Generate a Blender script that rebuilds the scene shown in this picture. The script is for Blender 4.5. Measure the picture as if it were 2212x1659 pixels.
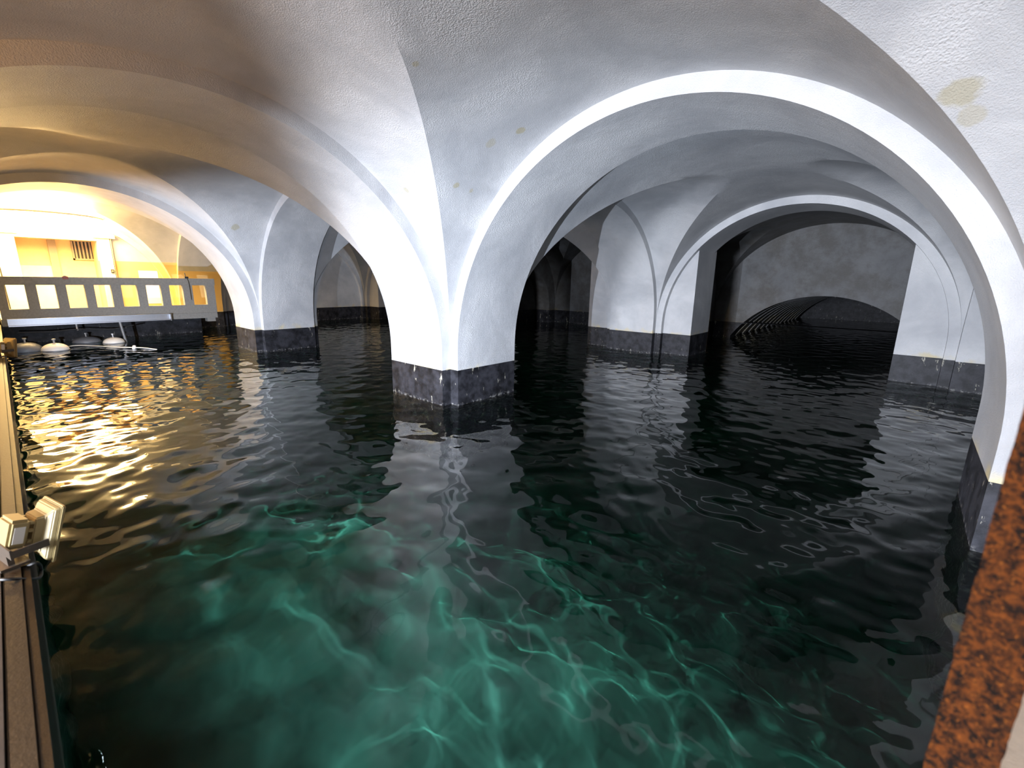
import bpy, bmesh, math, random
import numpy as np
from mathutils import Vector, Matrix

for o in list(bpy.data.objects):
    bpy.data.objects.remove(o)
SC = bpy.context.scene
COL = SC.collection
S = 1.7                       # metres per survey unit (camera height above the water)


def W(u, v, z):               # survey axes -> world metres
    return Vector((S * u, -S * v, S * z))


# ------------------------------------------------------------------ survey of the vaulted reservoir
BU, BV = 3.8122, 3.8763       # bay pitch
A, B = 0.343, 0.4296          # half arch width, half pillar width
T = B - A                     # depth of the corner notch
ZS, ZB = 0.42, 0.2899         # springing height, top of the black paint
ZF = -1.25                    # pool bed
RU = BU / 2 - A               # vault radius over u
RV = BV / 2 - A
RISE_U, RISE_V = RU, 1.53
CAM = (3.06, 2.7179, 1.0)
YAW, F_PX, HY, ROLL = -2.2851, 976.48, 604.4653, 0.017

# ------------------------------------------------------------------ camera
PW, PH = 2212.0, 1659.0
pitch = math.atan((PH / 2 - HY) / F_PX)
Fh = Vector((math.cos(YAW), -math.sin(YAW), 0))
Rr = Vector((-math.sin(YAW), -math.cos(YAW), 0))
Fw = Fh * math.cos(pitch) + Vector((0, 0, -math.sin(pitch)))
Up = Fh * math.sin(pitch) + Vector((0, 0, math.cos(pitch)))
R2 = Rr * math.cos(ROLL) + Up * math.sin(ROLL)
U2 = Up * math.cos(ROLL) - Rr * math.sin(ROLL)
cd = bpy.data.cameras.new('camera')
cam = bpy.data.objects.new('camera', cd)
COL.objects.link(cam)
m = Matrix((R2, U2, -Fw)).transposed().to_4x4()
m.translation = W(*CAM)
cam.matrix_world = m
cd.sensor_width = 36
cd.lens = F_PX / PW * 36
cd.clip_start = 0.02
cd.clip_end = 200
cd.dof.use_dof = True
cd.dof.focus_distance = 6.5
cd.dof.aperture_fstop = 2.8
SC.camera = cam

# ------------------------------------------------------------------ world, lamps' power, exposure
wd = bpy.data.worlds.new('world')
SC.world = wd
wd.use_nodes = True
wd.node_tree.nodes['Background'].inputs[0].default_value = (0.5, 0.6, 0.8, 1)
wd.node_tree.nodes['Background'].inputs[1].default_value = 0.0
SC.view_settings.view_transform = 'Standard'
SC.view_settings.look = 'None'
SC.view_settings.exposure = 0.0
SC.view_settings.gamma = 1.0
SC.view_settings.use_curve_mapping = False
SC.cycles.use_denoising = True
SC.cycles.adaptive_threshold = 0.04
SC.cycles.max_bounces = 9
SC.cycles.transmission_bounces = 8
SC.cycles.glossy_bounces = 4
SC.cycles.diffuse_bounces = 5
SC.cycles.sample_clamp_indirect = 6.0

FLOOD_COL = (0.74, 0.83, 1.0)
HALL_W = 9800.0
FLOOD_LOW_W = 2000.0
FLOOD_NEAR_W = 2700.0
FLOOD_FAR_W = 2000.0
WARM_COL = (1.0, 0.66, 0.26)
WARM_STRENGTH = 110.0
WARM2_W = 150.0
WARM3_W = 65.0
WARM4_W = 120.0


def spot(name, loc, direction, watts, colour, angle, radius=0.03, caustic=False, blend=1.0):
    ld = bpy.data.lights.new(name, 'SPOT')
    ld.energy = watts
    ld.color = colour
    ld.spot_size = math.radians(angle)
    ld.spot_blend = blend
    ld.shadow_soft_size = radius
    o = bpy.data.objects.new(name, ld)
    COL.objects.link(o)
    o.location = loc
    o.rotation_euler = direction.to_track_quat('-Z', 'Y').to_euler()
    if caustic:
        ld.cycles.is_caustics_light = True
    return o


def point(name, loc, watts, colour, radius=0.08):
    ld = bpy.data.lights.new(name, 'POINT')
    ld.energy = watts
    ld.color = colour
    ld.shadow_soft_size = radius
    o = bpy.data.objects.new(name, ld)
    COL.objects.link(o)
    o.location = loc
    return o


# big cold flood standing in the entrance hall behind the camera
spot('hall_flood', W(2.35, 7.0, 1.15), W(-0.12, -1.0, 0.03), HALL_W, (0.84, 0.89, 1.0), 58, 0.75, False, 0.35)
# next cold flood along the edge board, below the camera, tilted down at the water
spot('edge_flood', W(2.72, 2.70, 0.52), W(-0.05, -1.0, -1.0), FLOOD_LOW_W, FLOOD_COL, 92, 0.008, True, 0.6)
# tungsten bulb of the walkway, on the wall behind the camera
point('walkway_bulb', W(3.25, 3.30, 1.35), WARM3_W, (1.0, 0.62, 0.32))
point('walkway_bulb', W(-2.5, 3.38, 1.20), WARM4_W, (1.0, 0.55, 0.17))
point('walkway_bulb', W(0.95, 3.42, 1.15), WARM2_W, (1.0, 0.47, 0.12))


# ------------------------------------------------------------------ node helpers
class N:
    def __init__(s, name):
        s.m = bpy.data.materials.new(name)
        s.m.use_nodes = True
        s.t = s.m.node_tree
        s.b = s.t.nodes['Principled BSDF']
        s.out = s.t.nodes['Material Output']

    def n(s, typ, ins=None, **kw):
        x = s.t.nodes.new(typ)
        for k, v in kw.items():
            setattr(x, k, v)
        for k, v in (ins or {}).items():
            s.set(x, k, v)
        return x

    def set(s, x, k, v):
        i = x.inputs[k]
        if isinstance(v, bpy.types.NodeSocket):
            s.t.links.new(v, i)
        elif isinstance(v, bpy.types.Node):
            s.t.links.new(v.outputs[0], i)
        else:
            i.default_value = v

    def math(s, op, a, b=0.0, c=0.0, clamp=False):
        return s.n('ShaderNodeMath', {0: a, 1: b, 2: c}, operation=op, use_clamp=clamp)

    def mix(s, f, a, b):
        x = s.n('ShaderNodeMix', data_type='RGBA')
        s.set(x, 0, f)
        s.set(x, 6, a)
        s.set(x, 7, b)
        return x.outputs[2]

    def ramp(s, v, p0, p1):
        return s.n('ShaderNodeMapRange', {0: v, 1: p0, 2: p1, 3: 0.0, 4: 1.0}, interpolation_type='SMOOTHSTEP').outputs[0]

    def pos(s):
        return s.n('ShaderNodeNewGeometry').outputs['Position']

    def noise(s, vec, scale, detail=4, rough=0.55, dist=0.0):
        return s.n('ShaderNodeTexNoise', {'Vector': vec, 'Scale': scale, 'Detail': detail, 'Roughness': rough, 'Distortion': dist}).outputs[0]

    def bump(s, h, strength=0.3, dist=0.01):
        return s.n('ShaderNodeBump', {'Height': h, 'Strength': strength, 'Distance': dist}).outputs[0]


def c4(r, g, b):
    return (r, g, b, 1.0)


def simple(name, col, rough=0.6, metal=0.0, nscale=40, var=0.15, bump=0.15):
    k = N(name)
    p = k.n('ShaderNodeTexCoord').outputs['Object']
    n1 = k.noise(p, nscale)
    dark = tuple(x * (1 - var) for x in col) + (1,)
    lite = tuple(min(1, x * (1 + var)) for x in col) + (1,)
    k.set(k.b, 'Base Color', k.mix(n1, dark, lite))
    k.set(k.b, 'Roughness', rough)
    k.set(k.b, 'Metallic', metal)
    if bump:
        k.set(k.b, 'Normal', k.bump(k.noise(p, nscale * 3), bump, 0.003))
    return k.m


# damp spots on the plaster: survey position and radius
STAINS = []


def plaster(name='limewash_plaster', dirt_shade=1.0):
    k = N(name)
    p = k.pos()
    big = k.noise(p, 0.9, 5, 0.6, 0.4)
    mid = k.noise(p, 5.0, 5, 0.6)
    fine = k.noise(p, 120, 3, 0.6)
    col = k.mix(k.ramp(big, 0.3, 0.7), c4(0.34, 0.345, 0.355), c4(0.49, 0.49, 0.49))
    col = k.mix(k.math('MULTIPLY', k.ramp(mid, 0.5, 0.8), 0.25), col, c4(0.33, 0.32, 0.30))
    sep = k.n('ShaderNodeSeparateXYZ', {0: p})
    # ochre tide mark above the black paint
    zz = k.math('ADD', sep.outputs[2], k.math('MULTIPLY', k.math('SUBTRACT', mid, 0.5), 0.35))
    tide = k.math('MULTIPLY', k.ramp(zz, S * ZB + 0.10, S * ZB - 0.02), k.ramp(k.noise(p, 3.3, 3), 0.42, 0.62))
    col = k.mix(k.math('MULTIPLY', tide, 0.75), col, c4(0.55, 0.45, 0.22))
    for (u, v, z, r, sx) in STAINS:
        d = k.n('ShaderNodeVectorMath', {0: p, 1: tuple(W(u, v, z))}, operation='DISTANCE').outputs['Value']
        d = k.math('ADD', d, k.math('MULTIPLY', k.math('SUBTRACT', k.noise(p, 9, 4), 0.5), r * 1.6))
        f = k.math('MULTIPLY', k.ramp(d, r * 1.15, r * 0.75), sx)
        col = k.mix(f, col, c4(0.30, 0.255, 0.11))
    # tan dado paint round the landing
    dado = k.math('MULTIPLY', k.math('LESS_THAN', sep.outputs[2], S * 1.2), k.math('LESS_THAN', sep.outputs[0], -7.05 * S))
    dado = k.math('MULTIPLY', dado, k.math('LESS_THAN', sep.outputs[1], S * 0.344))
    dado = k.math('MULTIPLY', dado, k.math('GREATER_THAN', sep.outputs[2], S * 0.3))
    col = k.mix(dado, col, c4(0.62, 0.44, 0.2))
    if dirt_shade < 1:  # darker copy: shade of the dim gallery put into the colour, with brownish mottling
        grime_shade = k.mix(k.ramp(k.noise(p, 2.2, 6, 0.65), 0.35, 0.65), c4(dirt_shade, dirt_shade, dirt_shade), c4(dirt_shade * 0.62, dirt_shade * 0.58, dirt_shade * 0.52))
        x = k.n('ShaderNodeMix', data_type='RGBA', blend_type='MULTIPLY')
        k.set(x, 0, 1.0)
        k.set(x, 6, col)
        k.set(x, 7, grime_shade)
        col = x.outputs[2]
    k.set(k.b, 'Base Color', col)
    k.set(k.b, 'Roughness', k.math('ADD', k.math('MULTIPLY', fine, 0.25), 0.36))
    k.set(k.b, 'Specular IOR Level', 0.45)
    grain = k.n('ShaderNodeTexVoronoi', {'Vector': p, 'Scale': 90.0}, feature='SMOOTH_F1').outputs[0]
    h = k.math('ADD', k.math('MULTIPLY', fine, 0.6), k.math('MULTIPLY', mid, 0.8))
    h = k.math('ADD', h, k.math('MULTIPLY', k.math('MULTIPLY', grain, k.ramp(big, 0.45, 0.65)), 0.7))
    k.set(k.b, 'Normal', k.bump(h, 0.6, 0.012))
    return k.m


def black_paint():
    k = N('black_bitumen_paint')
    p = k.pos()
    mid = k.noise(p, 6, 5, 0.65)
    col = k.mix(k.ramp(mid, 0.3, 0.7), c4(0.004, 0.004, 0.005), c4(0.030, 0.030, 0.036))
    sc = k.n('ShaderNodeMapping', {'Vector': p, 'Scale': (1, 1, 0.35)})
    chips = k.ramp(k.noise(sc.outputs[0], 9.0, 5, 0.7), 0.635, 0.665)
    col = k.mix(k.math('MULTIPLY', chips, 0.8), col, c4(0.34, 0.32, 0.26))
    sep = k.n('ShaderNodeSeparateXYZ', {0: p})
    scale_line = k.math('MULTIPLY', k.ramp(sep.outputs[2], 0.05, 0.0), k.ramp(k.noise(p, 20, 4), 0.5, 0.65))
    col = k.mix(k.math('MULTIPLY', scale_line, 0.5), col, c4(0.3, 0.29, 0.27))
    k.set(k.b, 'Base Color', col)
    k.set(k.b, 'Roughness', 0.55)
    k.set(k.b, 'Specular IOR Level', 0.3)
    k.set(k.b, 'Normal', k.bump(mid, 0.4, 0.01))
    return k.m


def rust():
    k = N('flaking_rust')
    p = k.n('ShaderNodeTexCoord').outputs['Object']
    a = k.noise(p, 70, 6, 0.75, 0.4)
    b = k.noise(p, 170, 4, 0.7)
    col = k.mix(k.ramp(a, 0.40, 0.64), c4(0.004, 0.0018, 0.001), c4(0.14, 0.036, 0.004))
    col = k.mix(k.ramp(b, 0.55, 0.72), col, c4(0.30, 0.09, 0.010))
    col = k.mix(k.ramp(b, 0.72, 0.76), col, c4(0.4, 0.26, 0.14))
    k.set(k.b, 'Base Color', col)
    k.set(k.b, 'Roughness', 0.7)
    k.set(k.b, 'Specular IOR Level', 0.2)
    k.set(k.b, 'Normal', k.bump(k.math('ADD', a, b), 0.9, 0.012))
    return k.m


def pool_bed():
    k = N('pool_bed_concrete')
    p = k.pos()
    a = k.noise(p, 1.6, 6, 0.6)
    b = k.noise(p, 9, 5, 0.6)
    col = k.mix(k.ramp(a, 0.3, 0.7), c4(0.002, 0.003, 0.0026), c4(0.026, 0.033, 0.030))
    col = k.mix(k.math('MULTIPLY', k.ramp(b, 0.5, 0.7), 0.4), col, c4(0.014, 0.016, 0.014))
    k.set(k.b, 'Base Color', col)
    k.set(k.b, 'Roughness', 0.85)
    return k.m


def water_mat():
    k = N('clear_green_water')
    t = k.t
    t.nodes.remove(k.b)
    g = k.n('ShaderNodeBsdfGlass', {'Color': c4(1, 1, 1), 'Roughness': 0.0, 'IOR': 1.333})
    t.links.new(g.outputs[0], k.out.inputs['Surface'])
    v = k.n('ShaderNodeVolumeAbsorption', {'Color': c4(0.05, 0.74, 0.54), 'Density': 0.55})
    t.links.new(v.outputs[0], k.out.inputs['Volume'])
    return k.m


def emit(name, col, strength):
    k = N(name)
    k.set(k.b, 'Base Color', c4(0, 0, 0))
    k.set(k.b, 'Emission Color', c4(*col))
    k.set(k.b, 'Emission Strength', strength)
    return k.m


STAINS += [(-2.992, 0.683, 1.545, 0.085, 0.5), (1.226, 0.564, 1.828, 0.05, 0.6), (0.835, 0.708, 1.56, 0.035, 0.55), (0.825, 0.57, 1.55, 0.03, 0.45),
           (1.332, 1.376, 1.875, 0.03, 0.5), (0.533, 0.855, 1.544, 0.035, 0.5), (3.067, 0.839, 1.529, 0.075, 0.5), (3.10, 0.785, 1.478, 0.05, 0.35),
           (1.097, 0.676, 1.758, 0.055, 0.35)]
M = dict(
    plaster=plaster(), grimy_shaded=plaster('grimy_shaded_plaster', 0.30), black=black_paint(), rust=rust(), bed=pool_bed(), water=water_mat(),
    concrete=simple('grey_concrete', (0.20, 0.20, 0.19), 0.85, 0, 25, 0.3, 0.4),
    beige=simple('beige_concrete', (0.55, 0.46, 0.36), 0.85, 0, 20, 0.2, 0.3),
    deck=simple('worn_dark_deck', (0.05, 0.045, 0.04), 0.7, 0, 15, 0.3, 0.3),
    timber=simple('weathered_timber', (0.026, 0.021, 0.015), 0.4, 0, 30, 0.3, 0.3),
    tan=simple('tan_render', (0.60, 0.44, 0.26), 0.7, 0, 12, 0.12, 0.2),
    cream=simple('cream_render', (0.72, 0.62, 0.44), 0.6, 0, 12, 0.1, 0.2),
    alu=simple('brushed_aluminium', (0.42, 0.44, 0.48), 0.4, 0.9, 30, 0.1, 0.1),
    steel=simple('galvanised_steel', (0.5, 0.52, 0.55), 0.4, 0.8, 40, 0.2, 0.15),
    lampgrey=simple('cream_lamp_enamel', (0.33, 0.26, 0.12), 0.5, 0.0, 60, 0.08, 0.1),
    bracket=simple('dark_bracket_steel', (0.12, 0.10, 0.08), 0.5, 0.5, 40, 0.2, 0.2),
    rubber=simple('black_cable', (0.015, 0.015, 0.015), 0.5, 0, 40, 0.1, 0),
    paper=simple('white_notice_paper', (0.85, 0.84, 0.80), 0.7, 0, 10, 0.04, 0),
    vent=simple('grey_brown_vent_metal', (0.26, 0.22, 0.17), 0.5, 0.3, 40, 0.15, 0.1),
    floatwhite=simple('white_float_plastic', (0.80, 0.79, 0.75), 0.4, 0, 20, 0.05, 0.05),
    floatgrey_shaded=simple('grey_shaded_float_plastic', (0.20, 0.21, 0.23), 0.45, 0, 20, 0.15, 0.1),  # shaded copy of the white float plastic, weaker light coloured in
    rope=simple('pale_rope', (0.6, 0.6, 0.58), 0.7, 0, 80, 0.2, 0.3),
    led=emit('cold_led_panel', (0.72, 0.83, 1.0), 40.0),
    warm=emit('warm_lamp_glass', WARM_COL, WARM_STRENGTH),
    red=simple('dull_red_plastic', (0.25, 0.06, 0.04), 0.5, 0, 40, 0.1, 0),
)


# ------------------------------------------------------------------ object helpers
def link(name, me, mat, parent=None):
    o = bpy.data.objects.new(name, me)
    COL.objects.link(o)
    if mat is not None:
        me.materials.append(mat)
    if parent is not None:
        o.parent = parent
    return o


def from_bm(name, bm, mat, parent=None, smooth=None, recalc=True):
    if recalc:
        bmesh.ops.recalc_face_normals(bm, faces=bm.faces)
    me = bpy.data.meshes.new(name)
    bm.to_mesh(me)
    bm.free()
    if smooth is not None:
        me.polygons.foreach_set('use_smooth', [True] * len(me.polygons))
        me.set_sharp_from_angle(angle=math.radians(smooth))
    return link(name, me, mat, parent)


def empty(name, loc=(0, 0, 0), rz=0.0):
    o = bpy.data.objects.new(name, None)
    COL.objects.link(o)
    o.location = loc
    o.rotation_euler = (0, 0, rz)
    return o


def tag(o, label=None, cat=None, group=None, kind=None):
    if label:
        o['label'] = label
    if cat:
        o['category'] = cat
    if group:
        o['group'] = group
    if kind:
        o['kind'] = kind
    return o


def box_bm(bm, x0, x1, y0, y1, z0, z1, bevel=0.0):
    b2 = bmesh.new()
    vs = [b2.verts.new((x, y, z)) for x in (x0, x1) for y in (y0, y1) for z in (z0, z1)]
    for f in ((0, 1, 3, 2), (4, 6, 7, 5), (0, 4, 5, 1), (2, 3, 7, 6), (0, 2, 6, 4), (1, 5, 7, 3)):
        b2.faces.new([vs[i] for i in f])
    bmesh.ops.recalc_face_normals(b2, faces=b2.faces)
    if bevel:
        bmesh.ops.bevel(b2, geom=list(b2.edges), offset=bevel, segments=2, affect='EDGES')
    t = bpy.data.meshes.new('tmp')
    b2.to_mesh(t)
    b2.free()
    bm.from_mesh(t)
    bpy.data.meshes.remove(t)
    return bm


def ubox(name, mat, u0, u1, v0, v1, z0, z1, parent=None, bevel=0.0):
    """box given in survey units, vertices in world coordinates"""
    bm = bmesh.new()
    box_bm(bm, S * min(u0, u1), S * max(u0, u1), -S * max(v0, v1), -S * min(v0, v1), S * z0, S * z1, bevel)
    return from_bm(name, bm, mat, parent, smooth=40 if bevel else None)


def lathe_bm(prof, n=24, close=True):
    bm = bmesh.new()
    rings = []
    for r, z in prof:
        if r < 1e-6:
            rings.append([bm.verts.new((0, 0, z))])
        else:
            rings.append([bm.verts.new((r * math.cos(2 * math.pi * i / n), r * math.sin(2 * math.pi * i / n), z)) for i in range(n)])
    for a, b in zip(rings, rings[1:]):
        for i in range(n):
            j = (i + 1) % n
            if len(a) == 1 and len(b) == 1:
                continue
            if len(a) == 1:
                bm.faces.new((a[0], b[i], b[j]))
            elif len(b) == 1:
                bm.faces.new((a[i], b[0], a[j]))
            else:
                bm.faces.new((a[i], b[i], b[j], a[j]))
    return bm


def tube_bm(pts, r, n=8, bm=None):
    bm = bm or bmesh.new()
    pts = [Vector(p) for p in pts]
    prev = None
    for i, p in enumerate(pts):
        d = (pts[min(i + 1, len(pts) - 1)] - pts[max(i - 1, 0)]).normalized()
        a = d.orthogonal().normalized() if prev is None else (prev - d * prev.dot(d)).normalized()
        prev = a
        b = d.cross(a)
        ring = [bm.verts.new(p + (a * math.cos(2 * math.pi * k / n) + b * math.sin(2 * math.pi * k / n)) * r) for k in range(n)]
        if i:
            for k in range(n):
                bm.faces.new((last[k], last[(k + 1) % n], ring[(k + 1) % n], ring[k]))
        else:
            bm.faces.new(ring[::-1])
        last = ring
    bm.faces.new(last)
    return bm


def curve_pts(ctrl, n=8):
    """Catmull-Rom through control points"""
    c = [Vector(p) for p in ctrl]
    c = [c[0] * 2 - c[1]] + c + [c[-1] * 2 - c[-2]]
    out = []
    for i in range(1, len(c) - 2):
        for k in range(n):
            t = k / n
            p0, p1, p2, p3 = c[i - 1:i + 3]
            out.append(0.5 * ((2 * p1) + (p2 - p0) * t + (2 * p0 - 5 * p1 + 4 * p2 - p3) * t * t + (3 * p1 - p0 - 3 * p2 + p3) * t ** 3))
    out.append(c[-2])
    return out


# ------------------------------------------------------------------ pillars
CROSS = [(A, B), (A, A), (B, A), (B, -A), (A, -A), (A, -B), (-A, -B), (-A, -A), (-B, -A), (-B, A), (-A, A), (-A, B)]


def cross_prism(z0, z1, grow=0.0, jag=0.0, rnd=None):
    bm = bmesh.new()
    pts = []
    n = len(CROSS)
    for i in range(n):
        p, q = Vector(CROSS[i]), Vector(CROSS[(i + 1) % n])
        steps = max(1, int((q - p).length / 0.045)) if jag else 1
        for k in range(steps):
            pts.append(p.lerp(q, k / steps))
    lo = [bm.verts.new((S * p.x, -S * p.y, S * z0)) for p in pts]
    hi = [bm.verts.new((S * p.x, -S * p.y, S * z1)) for p in pts]
    m_ = len(pts)
    for i in range(m_):
        j = (i + 1) % m_
        bm.faces.new((lo[i], lo[j], hi[j], hi[i]))
    bm.faces.new(hi)
    bm.faces.new(lo[::-1])
    return bm


def pillar(k, j, label):
    t = empty('pillar', W(k * BU, j * BV, 0))
    from_bm('shaft', cross_prism(ZB, ZS), M['plaster'], t)
    b = from_bm('painted_base', cross_prism(ZF - 0.02, ZB), M['black'], t)
    b['label'] = 'black painted foot of the white pillar standing in the water'
    tag(t, label, 'pillar', 'white pillars standing in the water', 'thing')
    return t


pillar(0, 0, 'large white pillar alone in the middle of the pool between the two great arches')
pillar(1, 0, 'white pillar at the right edge behind the rusty post, close to the camera')
pillar(-1, 0, 'white pillar in the water just right of the concrete balustrade')
pillar(0, -1, 'white pillar seen through the right-hand great arch, its black foot flaking')
pillar(1, -1, 'white pillar in the back corner right of the dark low tunnel mouth')
pillar(-1, -1, 'white pillar at the back wall hidden mostly behind the middle pillar')
pillar(-2, 0, 'white pillar with tan painted lower part behind the right end of the balustrade')
pillar(-2, -1, 'slim grey corner pillar in the far back bay, seen under the left great arch')

# ------------------------------------------------------------------ arches


def arch(axis, k, j, label, z_extra=0.05):
    """arch rib of width 2A; axis 'u' runs from pillar (k,j) to (k+1,j); axis 'v' from (k,j) to (k,j+1)"""
    L = BU if axis == 'u' else BV
    ri = L / 2 - B
    rise_i = ri if axis == 'u' else ri * (RISE_V - 0.0) / RV
    ro = L / 2 - A + 0.004
    rise_o = (RISE_U if axis == 'u' else RISE_V) + 0.004
    bm = bmesh.new()
    n = 72
    rows = []
    for i in range(n + 1):
        th = math.pi * i / n
        cs, sn = math.cos(th), math.sin(th)
        prof = []
        for (r, h, w) in ((ri, rise_i, -A), (ri, rise_i, A), (ro, rise_o, A), (ro + z_extra, rise_o + z_extra, A - 0.03),
                          (ro + z_extra, rise_o + z_extra, -A + 0.03), (ro, rise_o, -A)):
            s = -r * cs
            z = ZS + h * sn
            prof.append(bm.verts.new((S * s, -S * w, S * z) if axis == 'u' else (S * w, -S * s, S * z)))
        rows.append(prof)
    for a, b in zip(rows, rows[1:]):
        for i in range(6):
            q = (i + 1) % 6
            bm.faces.new((a[i], a[q], b[q], b[i]))
    bm.faces.new(rows[0])
    bm.faces.new(rows[-1])
    o = from_bm('vault_arch', bm, M['plaster'], None, smooth=30)
    cu = (k + 0.5) * BU if axis == 'u' else k * BU
    cv = j * BV if axis == 'u' else (j + 0.5) * BV
    o.location = W(cu, cv, 0)
    tag(o, label, 'arch', 'white arches between the pillars', 'thing')
    return o


arch('u', 0, 0, 'great white arch from the middle pillar to the right edge pillar, its rim brightly lit')
arch('v', 0, 0, 'great warm-lit arch rising from the middle pillar towards the upper left')
arch('u', -1, 0, 'white arch springing right from the pillar beside the balustrade towards the middle pillar')
arch('v', -1, 0, 'white arch in front of the warm-lit landing, springing from the pillar beside the balustrade')
arch('u', -2, 0, 'white arch behind the right end of the balustrade beside the tan wall')
arch('v', -2, 0, 'blazing white arch against the landing wall above the concrete balustrade')
arch('v', 0, -1, 'dim white arch running back from the middle pillar to the pillar with flaking foot')
arch('u', 0, -1, 'dim arch framing the dark tunnel mouth, seen through the right-hand great arch')
arch('u', -1, -1, 'shadowed arch over the black passage right of the middle pillar')
arch('v', 1, -1, 'dim arch at the far right between back corner pillar and right edge pillar')
arch('v', -1, -1, 'grey arch seen under the left great arch in front of the far back bay')
arch('u', -2, -1, 'grey arch on the back wall of the far bay right of its corner pillar')
arch('v', -2, -1, 'grey arch on the end wall of the far bay left of its corner pillar')

# ------------------------------------------------------------------ vault webs


def groin_bm(u0, u1, v0, v1, zs, hu, hv, n=36, mth=10):
    uc, vc, ru, rv = (u0 + u1) / 2, (v0 + v1) / 2, (u1 - u0) / 2, (v1 - v0) / 2
    z1 = lambda u: zs + hu * math.sqrt(max(0, 1 - ((u - uc) / ru) ** 2))
    z2 = lambda v: zs + hv * math.sqrt(max(0, 1 - ((v - vc) / rv) ** 2))
    bm = bmesh.new()

    zl = [zs + min(hu, hv) * math.sin(math.pi / 2 * i / n) for i in range(n + 1)]

    def samples(h, r, top):
        out = [r * math.sqrt(max(0, 1 - ((z - zs) / h) ** 2)) for z in zl]
        if top and out[-1] > 1e-4:
            out += [out[-1] * (1 - i / 6) for i in range(1, 7)]
        return out

    def sector(along, c0, r0, h0, c1, r1, h1, zf, sign):
        so = samples(h0, r0, True)
        lims = [r1 * math.sqrt(max(0, 1 - ((z - zs) / h1) ** 2)) for z in zl]
        lims += [lims[-1] if h0 <= h1 else 0.0] * (len(so) - len(lims))
        seq = [(-o, l) for o, l in zip(so, lims)] + [(o, l) for o, l in list(zip(so, lims))[::-1]][1 if so[-1] < 1e-4 else 0:]
        rows = []
        for o_, lim in seq:
            z = zf(c0 + o_)
            row = []
            for k in range(mth + 1):
                off = r1 + (lim - r1) * k / mth
                t = c1 + sign * off
                row.append(bm.verts.new(tuple(W(c0 + o_, t, z)) if along == 'u' else tuple(W(t, c0 + o_, z))))
            rows.append(row)
        for a, b in zip(rows, rows[1:]):
            for k in range(mth):
                bm.faces.new((a[k], b[k], b[k + 1], a[k + 1]))
    for sg in (-1, 1):
        sector('u', uc, ru, hu, vc, rv, hv, z1, sg)
        sector('v', vc, rv, hv, uc, ru, hu, z2, sg)
    bmesh.ops.remove_doubles(bm, verts=bm.verts, dist=1e-4)
    bmesh.ops.dissolve_degenerate(bm, edges=bm.edges, dist=1e-5)
    return bm


ceil = tag(empty('ceiling'), 'pale plastered groin vaults over the flooded bays', None, None, 'structure')
for k in (0, -1, -2):
    for j in (0, -1):
        from_bm('vault_web', groin_bm(k * BU + A, (k + 1) * BU - A, j * BV + A, (j + 1) * BV - A, ZS, RISE_U, RISE_V), M['plaster'], ceil, smooth=25)
# the gallery behind the back wall
G0, G1 = -BV - A, -6.55
for k in (0, -1, -2):
    from_bm('gallery_vault_web', groin_bm(k * BU + 0.2, (k + 1) * BU - 0.2, G1, G0, ZS, RISE_U, 1.45), M['grimy_shaded'], ceil, smooth=25)

# ------------------------------------------------------------------ walls


def wall_cols(name, axis, s0, s1, f0, f1, z0, z1, openings, mat, parent):
    """wall along axis between s0..s1, faces at f0/f1 (survey), with openings (a, b, head(s))"""
    cuts = {s0, s1}
    for a, b, hd in openings:
        for i in range(33):
            cuts.add(a + (b - a) * i / 32)
    cuts = sorted(cuts)
    bm = bmesh.new()

    def P(s, f, z):
        return bm.verts.new(tuple(W(s, f, z)) if axis == 'u' else tuple(W(f, s, z)))

    def quad(*p):
        bm.faces.new([P(*x) for x in p])

    def low(s, mid):
        for a, b, hd in openings:
            if a < mid < b:
                return max(z0, hd(s)), True
        return z0, False
    prev = None
    for sa, sb in zip(cuts, cuts[1:]):
        mid = (sa + sb) / 2
        (la, oa), (lb, ob) = low(sa, mid), low(sb, mid)
        for f in (f0, f1):
            quad((sa, f, la), (sb, f, lb), (sb, f, z1), (sa, f, z1))
        quad((sa, f0, la), (sb, f0, lb), (sb, f1, lb), (sa, f1, la))
        quad((sa, f0, z1), (sb, f0, z1), (sb, f1, z1), (sa, f1, z1))
        if prev is not None and abs(prev - la) > 1e-6:
            quad((sa, f0, prev), (sa, f0, la), (sa, f1, la), (sa, f1, prev))
        prev = lb
    for s in (s0, s1):
        quad((s, f0, z0), (s, f1, z0), (s, f1, z1), (s, f0, z1))
    bmesh.ops.remove_doubles(bm, verts=bm.verts, dist=1e-5)
    return from_bm(name, bm, mat, parent)


def wall_box(parent, u0, u1, v0, v1, z1, base=True, mat='plaster'):
    if base:
        ubox('wall_panel', M[mat], u0, u1, v0, v1, ZB, z1, parent)
        ubox('painted_base', M['black'], u0, u1, v0, v1, ZF - 0.02, ZB, parent)
    else:
        ubox('wall_panel', M['plaster'], u0, u1, v0, v1, ZF - 0.02, z1, parent)


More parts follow.
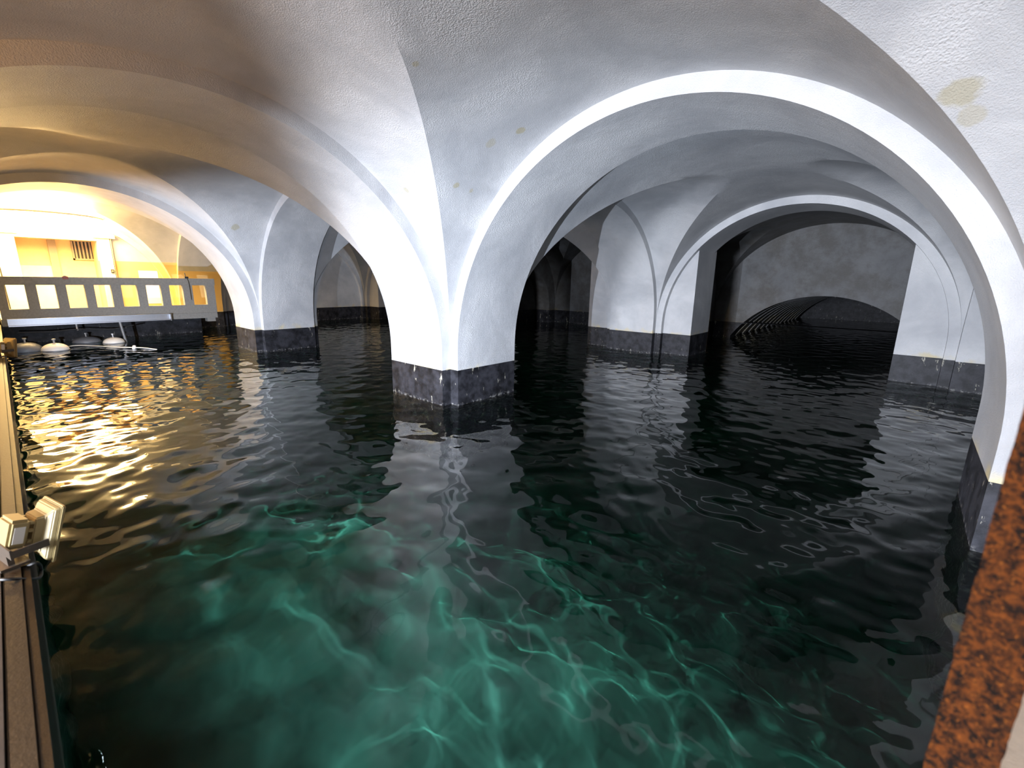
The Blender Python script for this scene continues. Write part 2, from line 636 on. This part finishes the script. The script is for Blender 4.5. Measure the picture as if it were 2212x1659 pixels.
W1 = 0.2648
JD = 0.7141
wb = tag(empty('wall_back'), 'white back wall pierced by tall openings between its pillars', None, None, 'structure')
for k in (0, -1, -2):
    c = (k + 0.5) * BU
    for sg in (-1, 1):
        ztop = ZS + math.sqrt((BU / 2 - B) ** 2 - 1.085 ** 2) + 0.004
        # jamb piece, its top follows the arch soffit
        e0, e1 = sorted((c + sg * 1.085, c + sg * (BU / 2 - B + 0.03)))
        rr = BU / 2 - B + 0.02
        bm = bmesh.new()
        n = 14
        va, vb = -BV + W1, -BV + W1 - JD
        cols = []
        for i in range(n + 1):
            u = e0 + (e1 - e0) * i / n
            z = ZS + math.sqrt(max(0, rr ** 2 - (u - c) ** 2)) if abs(u - c) < rr else ZB + 0.02
            cols.append([bm.verts.new(W(u, f, zz)) for f in (va, vb) for zz in (ZB, max(z, ZB + 0.01))])
        for a, b in zip(cols, cols[1:]):
            bm.faces.new((a[0], b[0], b[1], a[1]))
            bm.faces.new((a[2], b[2], b[3], a[3]))
            bm.faces.new((a[1], b[1], b[3], a[3]))
            bm.faces.new((a[0], b[0], b[2], a[2]))
        for a in (cols[0], cols[-1]):
            bm.faces.new((a[0], a[1], a[3], a[2]))
        from_bm('jamb', bm, M['plaster'], wb)
        ubox('painted_base', M['black'], e0, e1, va, vb, ZF - 0.02, ZB, wb)

wl = tag(empty('wall_left'), 'end wall behind the landing and the far bay', None, None, 'structure')
UW = -2 * BU + W1
ALC = (1.351, 2.29, 1.515)
wall_cols('wall_panel', 'v', 0.0, BV, UW, UW - 0.15, ZB, 2.06, [(ALC[0], ALC[1], lambda s: ALC[2] if True else 0)], M['plaster'], wl)
ubox('painted_base', M['black'], UW - 0.15, UW, 0, BV, ZF - 0.02, ZB, wl)
wall_box(wl, UW - 0.15, UW, -BV, 0.0, 2.06)
# the recess: back, sides, head
AB = UW - 0.6
ubox('recess_back', M['tan'], AB - 0.1, AB, 1.1, 2.6, ZB, 1.75, wl)
ubox('recess_side', M['tan'], AB, UW - 0.15, ALC[0] - 0.12, ALC[0] - 0.001, ZB, 1.75, wl)
ubox('recess_side', M['tan'], AB, UW - 0.15, ALC[1] + 0.001, ALC[1] + 0.12, ZB, 1.75, wl)
ubox('recess_head', M['tan'], AB, UW - 0.15, ALC[0], ALC[1], 1.53, 1.65, wl)

wf = tag(empty('wall_front'), 'plain wall behind the walkway', None, None, 'structure')
wall_cols('wall_panel', 'u', -2 * BU, BU + 0.3, BV - A, BV, ZF - 0.02, 2.06,
          [(A, BU - A, lambda s: ZS + 0.002 + math.sqrt(max(0, RU ** 2 - (s - BU / 2) ** 2)))], M['plaster'], wf)
ubox('hall_floor', M['deck'], A - 0.4, BU + 0.3, BV - A, 7.7, 0.16, 0.326, wf)
ubox('hall_wall', M['plaster'], A - 0.4, BU + 0.3, 7.6, 7.7, 0.326, 2.06, wf)
ubox('hall_wall', M['plaster'], A - 0.5, A - 0.4, BV, 7.7, 0.326, 2.06, wf)
ubox('hall_wall', M['plaster'], BU + 0.3, BU + 0.4, BV, 7.7, 0.326, 2.06, wf)
ubox('hall_ceiling', M['plaster'], A - 0.5, BU + 0.4, BV, 7.7, 2.06, 2.12, wf)
wr = tag(empty('wall_right'), 'plain wall at the right side of the reservoir', None, None, 'structure')
wall_box(wr, BU - A + 0.02, BU + 0.3, A + 0.02, BV - A, 2.06)
wall_box(wr, BU + A, BU + A + 0.15, -BV - 0.45, A, 2.06)

wg = tag(empty('wall_gallery'), 'dim rear wall of the passage with a low tunnel mouth', None, None, 'structure')
LC, LR, LZ = 1.95, 1.67, -0.85
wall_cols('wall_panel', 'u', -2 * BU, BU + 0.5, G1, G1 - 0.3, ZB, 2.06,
          [(LC - 1.22, LC + 1.22, lambda s: LZ + math.sqrt(max(0.01, LR ** 2 - (s - LC) ** 2)))], M['grimy_shaded'], wg)
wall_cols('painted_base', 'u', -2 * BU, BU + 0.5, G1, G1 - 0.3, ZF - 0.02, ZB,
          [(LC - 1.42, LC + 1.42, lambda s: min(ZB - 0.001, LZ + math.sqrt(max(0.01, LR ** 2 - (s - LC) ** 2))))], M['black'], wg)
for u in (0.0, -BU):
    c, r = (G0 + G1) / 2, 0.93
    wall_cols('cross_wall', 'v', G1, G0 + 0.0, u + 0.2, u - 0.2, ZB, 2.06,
              [(c - r, c + r, lambda s: 0.42 + math.sqrt(max(0.0004, r * r - (s - c) ** 2)) * 0.95)], M['grimy_shaded'], wg)
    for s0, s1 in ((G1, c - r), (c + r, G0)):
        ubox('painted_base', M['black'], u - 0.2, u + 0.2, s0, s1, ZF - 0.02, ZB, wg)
wall_box(wg, -BU - 0.32, -BU - 0.22, G1, G0, 2.06, mat='grimy_shaded')  # infill added to block warm lamp light behind the cross wall opening
wall_box(wg, BU - 0.1, BU + 0.2, G1, G0, 2.06, mat='grimy_shaded')
wall_box(wg, -2 * BU - 0.1, -2 * BU + 0.2, G1, G0, 2.06)

# low tunnel behind the mouth
tn = tag(empty('tunnel'), 'dark low tunnel vault with shallow ribs behind the rear wall', None, None, 'structure')


def barrel(name, v0, v1, r, parent, thick=0.0):
    bm = bmesh.new()
    n = 28
    th0 = math.acos(min(1, (0 - LZ - 0.2) / r)) if False else math.radians(68)
    rows = []
    for i in range(n + 1):
        th = -th0 + 2 * th0 * i / n
        row = [bm.verts.new(W(LC + q * math.sin(th), v, LZ + q * math.cos(th))) for v in (v0, v1) for q in ((r, r + max(thick, 0.02)))]
        rows.append(row)
    for a, b in zip(rows, rows[1:]):
        for p, q in ((0, 2), (1, 3), (0, 1), (2, 3)):
            bm.faces.new((a[p], a[q], b[q], b[p]))
    for a in (rows[0], rows[-1]):
        bm.faces.new((a[0], a[1], a[3], a[2]))
    return from_bm(name, bm, M['grimy_shaded'], parent, smooth=30)


barrel('tunnel_vault', G1 - 0.3, G1 - 7.5, LR + 0.09, tn)
for i in range(13):
    v = G1 - 0.45 - i * 0.5
    barrel('rib', v, v - 0.22, LR + 0.0, tn, 0.11)
ubox('end_wall', M['black'], LC - 2, LC + 2, G1 - 7.6, G1 - 7.5, ZF, 1.2, tn)  # black closing panel, coloured for the unlit depth of the tunnel

# ------------------------------------------------------------------ pool bed and water
fl = ubox('floor', M['bed'], -2 * BU - 0.6, BU + 0.6, -14.3, BV, ZF - 0.15, ZF)
tag(fl, 'submerged pale pool bed under the green water', None, None, 'structure')
fl.cycles.is_caustics_receiver = True


def make_water():
    u0, u1, v0, v1 = -2 * BU + 0.0, BU + 0.1, -13.95, 2.80
    st = 0.020
    us = np.arange(u0, u1, st)
    # finer towards the camera, coarser in the far gallery
    vs = [v1]
    while vs[-1] > v0:
        v = vs[-1]
        vs.append(v - (st if v > -4.2 else 0.045))
    vs = np.array(vs[::-1])
    Ug, Vg = np.meshgrid(us, vs)
    X, Y = S * Ug, -S * Vg
    rng = np.random.default_rng(11)
    Z = np.zeros_like(X)
    nW = 70
    lam = np.exp(rng.uniform(np.log(0.12), np.log(0.7), nW))
    ang = rng.normal(math.radians(60), 1.1, nW)
    ph = rng.uniform(0, 2 * math.pi, nW)
    for l, a, p in zip(lam, ang, ph):
        kx, ky = 2 * math.pi / l * math.cos(a), 2 * math.pi / l * math.sin(a)
        slope = 0.0096 * (l / 0.4) ** 0.1
        q = kx * X + ky * Y + p + 0.8 * np.sin(0.7 * X + p) + 0.8 * np.cos(0.6 * Y - p)
        Z += slope * l / (2 * math.pi) * np.sin(q)
    me = bpy.data.meshes.new('water')
    nv, nu = X.shape
    co = np.stack([X, Y, Z], -1).reshape(-1).astype(np.float32)
    idx = np.arange(nv * nu).reshape(nv, nu)
    # vs rises with v, world y = -v, so order the corners to face up
    q = np.stack([idx[:-1, :-1], idx[1:, :-1], idx[1:, 1:], idx[:-1, 1:]], -1).reshape(-1, 4)
    me.vertices.add(nv * nu)
    me.vertices.foreach_set('co', co)
    nf = len(q)
    me.loops.add(nf * 4)
    me.loops.foreach_set('vertex_index', q.reshape(-1).astype(np.int32))
    me.polygons.add(nf)
    me.polygons.foreach_set('loop_start', np.arange(0, nf * 4, 4, dtype=np.int32))
    me.polygons.foreach_set('loop_total', np.full(nf, 4, dtype=np.int32))
    me.polygons.foreach_set('use_smooth', np.ones(nf, dtype=bool))
    me.update(calc_edges=True)
    me.validate()
    o = link('water', me, M['water'])
    tag(o, 'rippled clear green water filling the pool', None, None, 'structure')
    o.cycles.is_caustics_caster = True
    return o


make_water()

# ------------------------------------------------------------------ walkway along the pool
edge = lambda u: 2.755 + 0.0146 * (u - 2.0)
ZK = 0.33


def strip(name, mat, o0, o1, z0, z1, ua, ub, parent=None):
    bm = bmesh.new()
    vs = [bm.verts.new(W(u, edge(u) + o, z)) for u in (ua, ub) for o in (o0, o1) for z in (z0, z1)]
    for f in ((0, 1, 3, 2), (4, 6, 7, 5), (0, 4, 5, 1), (2, 3, 7, 6), (0, 2, 6, 4), (1, 5, 7, 3)):
        bm.faces.new([vs[i] for i in f])
    return from_bm(name, bm, mat, parent)


wk = tag(empty('walkway'), 'dark walkway deck beside the pool, along its edge board', None, None, 'structure')
strip('deck', M['deck'], 0.046, 0.79, 0.16, ZK - 0.004, -2 * BU + W1, BU - A, wk)
strip('retaining_wall', M['black'], 0.02, 0.79, ZF - 0.02, 0.16, -2 * BU + W1, BU - A, wk)
kb = tag(empty('edge_board', W(0, edge(0), ZK)), 'grooved timber edge board running along the pool side of the walkway', 'board')
kb_i = Matrix.Translation(-kb.location)
for nm, o0, o1, z0, z1 in (('board', 0.014, 0.040, ZK - 0.10, ZK), ('lip', 0.0, 0.0115, ZK - 0.13, ZK - 0.006), ('core', 0.0, 0.044, ZK - 0.17, ZK - 0.012)):
    o = strip(nm, M['timber'], o0, o1, z0, z1, -5.74, BU - A, kb)
    o.matrix_parent_inverse = kb_i

# ------------------------------------------------------------------ landing with balustrade
UB = -5.74
ld = tag(empty('landing'), 'raised concrete landing behind the balustrade', None, None, 'structure')
ubox('slab', M['concrete'], UW, UB + 0.02, 0.19, 2.63, 0.30, 0.385, ld)
ubox('support_wall', M['black'], UW, UB - 0.7, 0.25, 2.63, ZF - 0.02, 0.30, ld)
ubox('deck_beam', M['concrete'], UB - 0.12, UB, 0.22, 0.34, 0.24, 0.30, ld)

bl = tag(empty('balustrade', W(UB, 1.4, 0.385)), 'grey concrete balustrade with square openings along the landing', 'balustrade')
inv = Matrix.Translation(-bl.location)


def child(o, p):
    o.matrix_parent_inverse = Matrix.Translation(-p.location)
    return o


child(ubox('top_rail', M['concrete'], UB - 0.10, UB + 0.01, 0.17, 2.62, 0.828, 0.935, bl, 0.008), bl)
child(ubox('bottom_rail', M['concrete'], UB - 0.09, UB, 0.18, 2.62, 0.385, 0.516, bl, 0.006), bl)
edges = [2.62, 2.536, 2.355, 2.25, 2.068, 1.963, 1.778, 1.676, 1.493, 1.38, 1.197, 1.088, 0.907, 0.797, 0.62, 0.493, 0.305, 0.18]
for i in range(0, len(edges), 2):
    child(ubox('baluster', M['concrete'], UB - 0.09, UB, edges[i + 1], edges[i], 0.514, 0.830, bl), bl)

ab = tag(empty('aluminium_beam', W(UB + 0.06, 1.7, 0.31)), 'bright aluminium beam fixed along the foot of the balustrade', 'beam')
child(ubox('web', M['alu'], UB + 0.022, UB + 0.035, 0.855, 2.58, 0.305, 0.395, ab), ab)
child(ubox('top_flange', M['alu'], UB + 0.022, UB + 0.10, 0.855, 2.58, 0.386, 0.398, ab), ab)
child(ubox('bottom_flange', M['alu'], UB + 0.022, UB + 0.10, 0.855, 2.58, 0.300, 0.312, ab), ab)
child(ubox('end_plate', M['alu'], UB + 0.022, UB + 0.10, 0.848, 0.862, 0.290, 0.398, ab), ab)
tag(from_bm('support_pole', tube_bm([W(UB + 0.07, 1.475, 0.31), W(UB + 0.0, 1.42, -0.10)], 0.032, 10), M['steel'], None, 40),
    'slanting galvanised pole from the aluminium beam down into the water', 'pole')
tag(from_bm('drip_pipe', tube_bm([W(UB - 0.06, 1.93, 0.30), W(UB - 0.06, 1.93, 0.22), W(UB - 0.05, 1.925, 0.20)], 0.022, 8), M['steel'], None, 40),
    'short pale pipe stub hanging under the landing behind the floats', 'pipe')
tag(from_bm('hanging_hose', tube_bm(curve_pts([W(UB - 0.05, 2.5, 0.21), W(UB - 0.05, 2.2, 0.2), W(UB - 0.05, 1.93, 0.215), W(UB - 0.05, 1.6, 0.19), W(UB - 0.05, 1.3, 0.235)]), 0.012, 6), M['rubber'], None, 40),
    'thin black hose sagging under the landing', 'hose')

# door frame round the recess, its grille, post and notices
df = tag(empty('trim_1'), 'cream frame of the recess behind the balustrade', None, None, 'structure')
for a, b in ((2.29, 2.68), (1.17, 1.351)):
    ubox('pilaster', M['cream'], UW, UW + 0.07, a, b, 0.385, 1.56, df, 0.006)
    ubox('capital', M['cream'], UW, UW + 0.12, a - 0.05, b + 0.05, 1.56, 1.62, df, 0.006)
ubox('lintel', M['cream'], UW, UW + 0.05, 1.351, 2.29, 1.515, 1.62, df, 0.004)
ubox('recess_floor', M['tan'], AB, UW, ALC[0], ALC[1], 0.30, 0.386, df)
ubox('recess_dado_board', M['cream'], AB, AB + 0.02, 1.90, 2.28, 0.386, 1.10, df)

vg = tag(empty('vent_grille', W(AB, 1.45, 1.38)), 'grey louvred vent grille with upright slats on the recess wall', 'vent')
for nm, a, b, z0, z1 in (('frame', 1.615, 1.59, 1.21, 1.545), ('frame', 1.305, 1.28, 1.21, 1.545), ('frame', 1.615, 1.28, 1.21, 1.235), ('frame', 1.615, 1.28, 1.52, 1.545)):
    child(ubox(nm, M['vent'], AB, AB + 0.035, a, b, z0, z1, vg), vg)
child(ubox('duct', M['rubber'], AB, AB + 0.004, 1.6, 1.3, 1.22, 1.53, vg), vg)
for i in range(6):
    v = 1.575 - i * 0.047
    child(ubox('slat', M['vent'], AB + 0.004, AB + 0.03, v, v - 0.022, 1.235, 1.52, vg), vg)
tag(ubox('recess_post', M['vent'], AB, AB + 0.06, 1.80, 1.90, 0.386, 1.53), 'brown upright post against the back of the recess', 'post')

tag(ubox('notice', M['paper'], UW, UW + 0.006, 0.862, 0.588, 0.47, 1.05), 'large white notice sheet on the tan wall right of the recess', 'notice')
tag(ubox('notice', M['paper'], -2 * BU + B, -2 * BU + B + 0.006, 0.04, -0.19, 0.78, 1.005), 'smaller white notice sheet on the tan pillar behind the balustrade end', 'notice')
sb = tag(empty('switch_box', W(UW + 0.07, 1.215, 1.03)), 'small dark light switch on the right-hand jamb of the recess', 'switch')
child(ubox('box', M['rubber'], UW + 0.07, UW + 0.09, 1.24, 1.20, 1.0, 1.06, sb, 0.003), sb)
child(ubox('rocker', M['vent'], UW + 0.09, UW + 0.098, 1.23, 1.21, 1.015, 1.045, sb), sb)
tag(from_bm('wall_cable', tube_bm([W(UW + 0.078, 2.52, 1.56), W(UW + 0.078, 2.50, 0.95), W(UW + 0.078, 2.49, 0.40)], 0.011, 6), M['rubber'], None, 40),
    'thin black cable down the cream jamb at the left end of the landing', 'cable')
tag(from_bm('wall_cable', tube_bm([W(UW + 0.078, 1.19, 1.56), W(UW + 0.078, 1.185, 1.1), W(UW + 0.078, 1.18, 0.40)], 0.007, 6), M['rubber'], None, 40),
    'thin black cable down the jamb beside the light switch', 'cable')
rb = tag(empty('rail_fitting', W(UB - 0.02, 1.955, 0.935)), 'small dull red fitting on the balustrade top rail', 'fitting')
child(ubox('body', M['red'], UB - 0.045, UB + 0.02, 1.985, 1.925, 0.905, 0.945, rb, 0.006), rb)
child(ubox('clip', M['bracket'], UB - 0.03, UB + 0.0, 1.97, 1.94, 0.945, 0.952, rb), rb)
rl = tag(empty('rail_lamp', W(UB - 0.05, 0.56, 0.935)), 'small black clip lamp standing at the right end of the balustrade rail', 'lamp')
child(ubox('clamp', M['rubber'], UB - 0.08, UB + 0.02, 0.58, 0.53, 0.935, 0.965, rl, 0.004), rl)
child(from_bm('neck', tube_bm([W(UB - 0.04, 0.555, 0.965), W(UB - 0.04, 0.56, 1.02)], 0.01, 8), M['rubber'], rl, 40), rl)
child(from_bm('wire', tube_bm(curve_pts([W(UB + 0.015, 0.55, 0.94), W(UB + 0.02, 0.535, 0.85), W(UB + 0.015, 0.53, 0.6)]), 0.006, 6), M['rubber'], rl, 40), rl)

# warm luminaire over the landing
LU, LV, LZT = -6.75, 1.95, 1.80
lm = tag(empty('ceiling_lamp', W(LU, LV, LZT)), 'glaring warm bowl lamp hanging above the landing and its balustrade', 'lamp')
R_ = 0.62 * S
bowl = [(R_ * math.sin(a), -0.22 * S * math.cos(a)) for a in [math.pi / 2 * i / 10 for i in range(11)]]
from_bm('glass_bowl', lathe_bm(bowl, 40), M['warm'], lm, 40)
from_bm('rim', lathe_bm([(R_, -0.01), (R_ + 0.03, -0.01), (R_ + 0.03, 0.03), (R_, 0.03), (R_, -0.01)], 40), M['cream'], lm, 40)
from_bm('stem', tube_bm([(0, 0, 0.0), (0, 0, 0.30)], 0.02, 8), M['steel'], lm, 40)

# ------------------------------------------------------------------ floats on the water


def dome_float(u, v, r, h, mats, label, rz=0.0):
    t = empty('float', W(u, v, 0), rz)
    prof = [(0.0, -0.05 * S)] + [(r * S * 0.8, -0.04 * S), (r * S, -0.008 * S), (r * S, 0.008 * S)]
    prof += [(r * S * math.cos(a), 0.01 * S + h * S * math.sin(a)) for a in [math.pi / 2 * i / 9 for i in range(1, 9)]] + [(0, 0.01 * S + h * S)]
    from_bm('hull', lathe_bm(prof, 28), mats[0], t, 50)
    from_bm('seam', lathe_bm([(r * S * 0.99, 0.0), (r * S * 1.03, 0.002), (r * S * 1.03, 0.014), (r * S * 0.99, 0.016)], 28), mats[1], t, 50)
    top = h * S + 0.01 * S
    bm = tube_bm([(0, 0, top - 0.01), (0, 0, top + 0.04 * S)], 0.018, 8)
    bm2 = tube_bm([(0, 0, top + 0.038 * S), (0, 0, top + 0.055 * S)], 0.036, 8, bm)
    from_bm('valve_knob', bm2, M['steel'], t, 40)
    tag(t, label, 'float', 'domed floats moored under the landing')
    return t


dome_float(-5.47, 2.475, 0.155, 0.10, (M['floatgrey_shaded'], M['floatgrey_shaded']), 'less lit domed float, coloured dark grey, nearest to the walkway edge board')
dome_float(-5.30, 2.22, 0.135, 0.085, (M['floatwhite'], M['floatgrey_shaded']), 'brightly lit white domed float beside the grey one nearest the walkway')
dome_float(-6.05, 1.83, 0.160, 0.07, (M['floatgrey_shaded'], M['floatgrey_shaded']), 'less lit domed float, coloured dark grey, furthest back under the landing')
dome_float(-5.66, 1.58, 0.125, 0.075, (M['floatwhite'], M['floatgrey_shaded']), 'white domed float next to the slanting pole')
tag(from_bm('mooring_rope', tube_bm(curve_pts([W(-5.43, 2.15, 0.012), W(-5.5, 2.0, 0.02), W(-5.3, 1.8, 0.014), W(-4.95, 1.62, 0.02), W(-4.72, 1.42, 0.016), W(-4.55, 1.3, 0.0)]), 0.011, 6), M['rope'], None, 50),
    'pale mooring rope trailing from the floats across the water', 'rope')
for i, (u, v) in enumerate(((-4.95, 1.47), (-4.80, 1.50))):
    t = from_bm('rope_cork', lathe_bm([(0, -0.03), (0.03, -0.02), (0.036, 0.0), (0.03, 0.025), (0, 0.034)], 12), M['floatwhite'], None, 60)
    t.location = W(u, v, 0.012)
    tag(t, ('tiny white cork float on the rope, the one nearer the landing', 'tiny white cork float on the rope, the one further from the landing')[i], 'float', 'cork floats on the rope')

# ------------------------------------------------------------------ flood lamps clamped to the walkway


def flood(u, tilt, turn, label, watts, size=1.0, caustic=False):
    """LED flood lamp, local +X is the beam direction, tilted down by tilt"""
    base = W(u, edge(u) - 0.004, ZK)
    dirv = (W(math.sin(turn), -math.cos(turn), 0)).normalized()
    rz = math.atan2(dirv.y, dirv.x)
    t = empty('flood_lamp', base, rz)
    t.scale = (size,) * 3
    hz = 0.115
    rot = Matrix.Translation((0.03, 0, hz)) @ Matrix.Rotation(tilt, 4, 'Y')

    KX = Matrix.Diagonal((0.64, 1, 1, 1))     # shallow housing

    def put(o):
        o.data.transform(KX)
        o.matrix_local = rot
        return o
    # housing: tapered box widening to the front
    bm = bmesh.new()
    secs = [(-0.035, 0.060, 0.075), (0.015, 0.066, 0.085), (0.040, 0.095, 0.118), (0.072, 0.100, 0.124)]
    rings = []
    for x, hy, hz_ in secs:
        ring = []
        for sy, sz in ((-1, -1), (1, -1), (1, 1), (-1, 1)):
            ring.append(bm.verts.new((x, sy * hy, sz * hz_)))
        rings.append(ring)
    for a, b in zip(rings, rings[1:]):
        for i in range(4):
            bm.faces.new((a[i], a[(i + 1) % 4], b[(i + 1) % 4], b[i]))
    bm.faces.new(rings[0][::-1])
    bm.faces.new(rings[-1])
    bmesh.ops.recalc_face_normals(bm, faces=bm.faces)
    bmesh.ops.bevel(bm, geom=list(bm.edges), offset=0.006, segments=2, affect='EDGES')
    put(from_bm('housing', bm, M['lampgrey'], t, 35))
    fb = bmesh.new()
    box_bm(fb, 0.070, 0.094, -0.108, 0.108, -0.132, 0.132, 0.006)
    ff = put(from_bm('front_frame', fb, M['lampgrey'], t, 35))
    lb = bmesh.new()
    box_bm(lb, 0.094, 0.0965, -0.085, 0.085, -0.108, 0.108)
    from_bm('glass_panel', lb, M['rubber'], ff).data.transform(KX)
    for iy in range(3):
        for iz in range(4):
            lb = bmesh.new()
            y, z = -0.05 + iy * 0.05, -0.075 + iz * 0.05
            box_bm(lb, 0.0963, 0.0985, y - 0.007, y + 0.007, z - 0.007, z + 0.007)
            from_bm('led_chip', lb, M['led'], ff).data.transform(KX)
    # driver box behind
    db = bmesh.new()
    box_bm(db, -0.165, -0.060, -0.07, 0.07, -0.055, 0.075, 0.014)
    drv = put(from_bm('driver_box', db, M['lampgrey'], t, 35))
    for z in (-0.03, 0.02, 0.055):
        for y in (-0.05, 0.05):
            nb = bmesh.new()
            box_bm(nb, -0.062, -0.034, y - 0.010, y + 0.010, z - 0.007, z + 0.007, 0.003)
            from_bm('latch', nb, M['lampgrey'], drv, 35).data.transform(KX)
    pl = bmesh.new()
    box_bm(pl, -0.14, -0.085, -0.0715, -0.0700, -0.03, 0.045)
    from_bm('rating_plate', pl, M['paper'], drv).data.transform(KX)
    # U bracket and clamp plate
    bb = bmesh.new()
    box_bm(bb, -0.13, 0.06, -0.122, -0.114, hz - 0.045, hz - 0.012)
    box_bm(bb, -0.13, 0.06, 0.114, 0.122, hz - 0.045, hz - 0.012)
    box_bm(bb, -0.138, -0.128, -0.122, 0.122, hz - 0.05, hz - 0.005)
    from_bm('bracket', bb, M['bracket'], t).data.transform(KX)
    cb = bmesh.new()
    box_bm(cb, -0.134, -0.10, -0.05, 0.05, 0.0, hz - 0.04)
    box_bm(cb, -0.18, -0.03, -0.07, 0.07, 0.0, 0.012)
    from_bm('clamp_foot', cb, M['bracket'], t).data.transform(KX)
    tag(t, label, 'lamp', 'flood lamps on the walkway edge')
    # its light, just in front of the LED panel
    fwd = (t.matrix_basis.to_3x3() @ rot.to_3x3() @ Vector((1, 0, 0))).normalized()
    p = base + Matrix.Rotation(rz, 3, 'Z') @ (rot @ Vector((0.115, 0, 0)) * size)
    spot('flood_light', p, fwd, watts, FLOOD_COL, 138, 0.010, caustic, 1.0)
    return t


flood(1.55, math.radians(17), math.radians(-14), 'cream flood lamp in the foreground on the walkway edge board, aimed over the water', FLOOD_NEAR_W, 0.88, True)
flood(-2.40, math.radians(8), math.radians(-28), 'small distant flood lamp on the edge board near the balustrade', FLOOD_FAR_W, 1.0, False)
lc = [W(1.40, edge(1.4) + 0.06, ZK + 0.02), W(1.46, edge(1.46) + 0.0, ZK + 0.05), W(1.56, edge(1.56) + 0.02, ZK - 0.01), W(1.60, edge(1.6) - 0.012, ZK + 0.0), W(1.54, edge(1.5) - 0.014, ZK - 0.05), W(1.62, edge(1.6) - 0.008, ZK - 0.03), W(1.66, edge(1.6) + 0.03, ZK + 0.008), W(1.62, edge(1.6) + 0.07, ZK + 0.008)]
tag(from_bm('lamp_cable', tube_bm(curve_pts(lc), 0.006, 6), M['rubber'], None, 50), 'looped black cable hanging below the foreground flood lamp', 'cable')

# ------------------------------------------------------------------ platform corner and rusty post by the camera
pf = tag(empty('platform'), 'beige concrete corner platform beside the rusty post', None, None, 'structure')
ubox('slab', M['beige'], 3.252, BU - A + 0.02, 1.56, 2.10, 0.20, ZK, pf)
ubox('slab', M['beige'], 3.05, BU - A + 0.02, 2.10, 2.80, 0.20, ZK, pf)
ubox('retaining_wall', M['black'], 3.28, BU - A + 0.02, 1.60, 2.80, ZF - 0.02, 0.20, pf)


ps = empty('rusty_post', W(3.152, 2.242, ZK), math.atan2(-0.092, 0.476))
bm = bmesh.new()
prof = [(-0.034, 0.0), (0.034, 0.0), (0.034, 0.040), (0.027, 0.040), (0.027, 0.007), (-0.027, 0.007), (-0.027, 0.040), (-0.034, 0.040)]
fine = []
for i, p in enumerate(prof):
    q = prof[(i + 1) % len(prof)]
    n = max(1, int(math.dist(p, q) / 0.006))
    fine += [(p[0] + (q[0] - p[0]) * k / n, p[1] + (q[1] - p[1]) * k / n) for k in range(n)]
rnd = random.Random(4)
from mathutils import noise as mnoise
H = 1.75
rows = []
for i in range(221):
    z = H * i / 220
    row = []
    for x, y in fine:
        d = mnoise.noise_vector(Vector((x * 60, y * 60, z * 45))) * 0.0016 + mnoise.noise_vector(Vector((x * 200, y * 200, z * 160))) * 0.0008
        row.append(bm.verts.new((x + d.x, y + d.y, z + (d.z if 0 < i < 220 else 0))))
    rows.append(row)
nn = len(fine)
for a, b in zip(rows, rows[1:]):
    for i in range(nn):
        j = (i + 1) % nn
        bm.faces.new((a[i], a[j], b[j], b[i]))
bm.faces.new(rows[0][::-1])
bm.faces.new(rows[-1])
from_bm('channel', bm, M['rust'], ps, 60)
bm = bmesh.new()
box_bm(bm, -0.075, 0.075, -0.035, 0.085, 0.0, 0.012, 0.002)
from_bm('foot_plate', bm, M['rust'], ps, 40)
tag(ps, 'rusty orange-brown steel channel post in the foreground at the lower right', 'post')
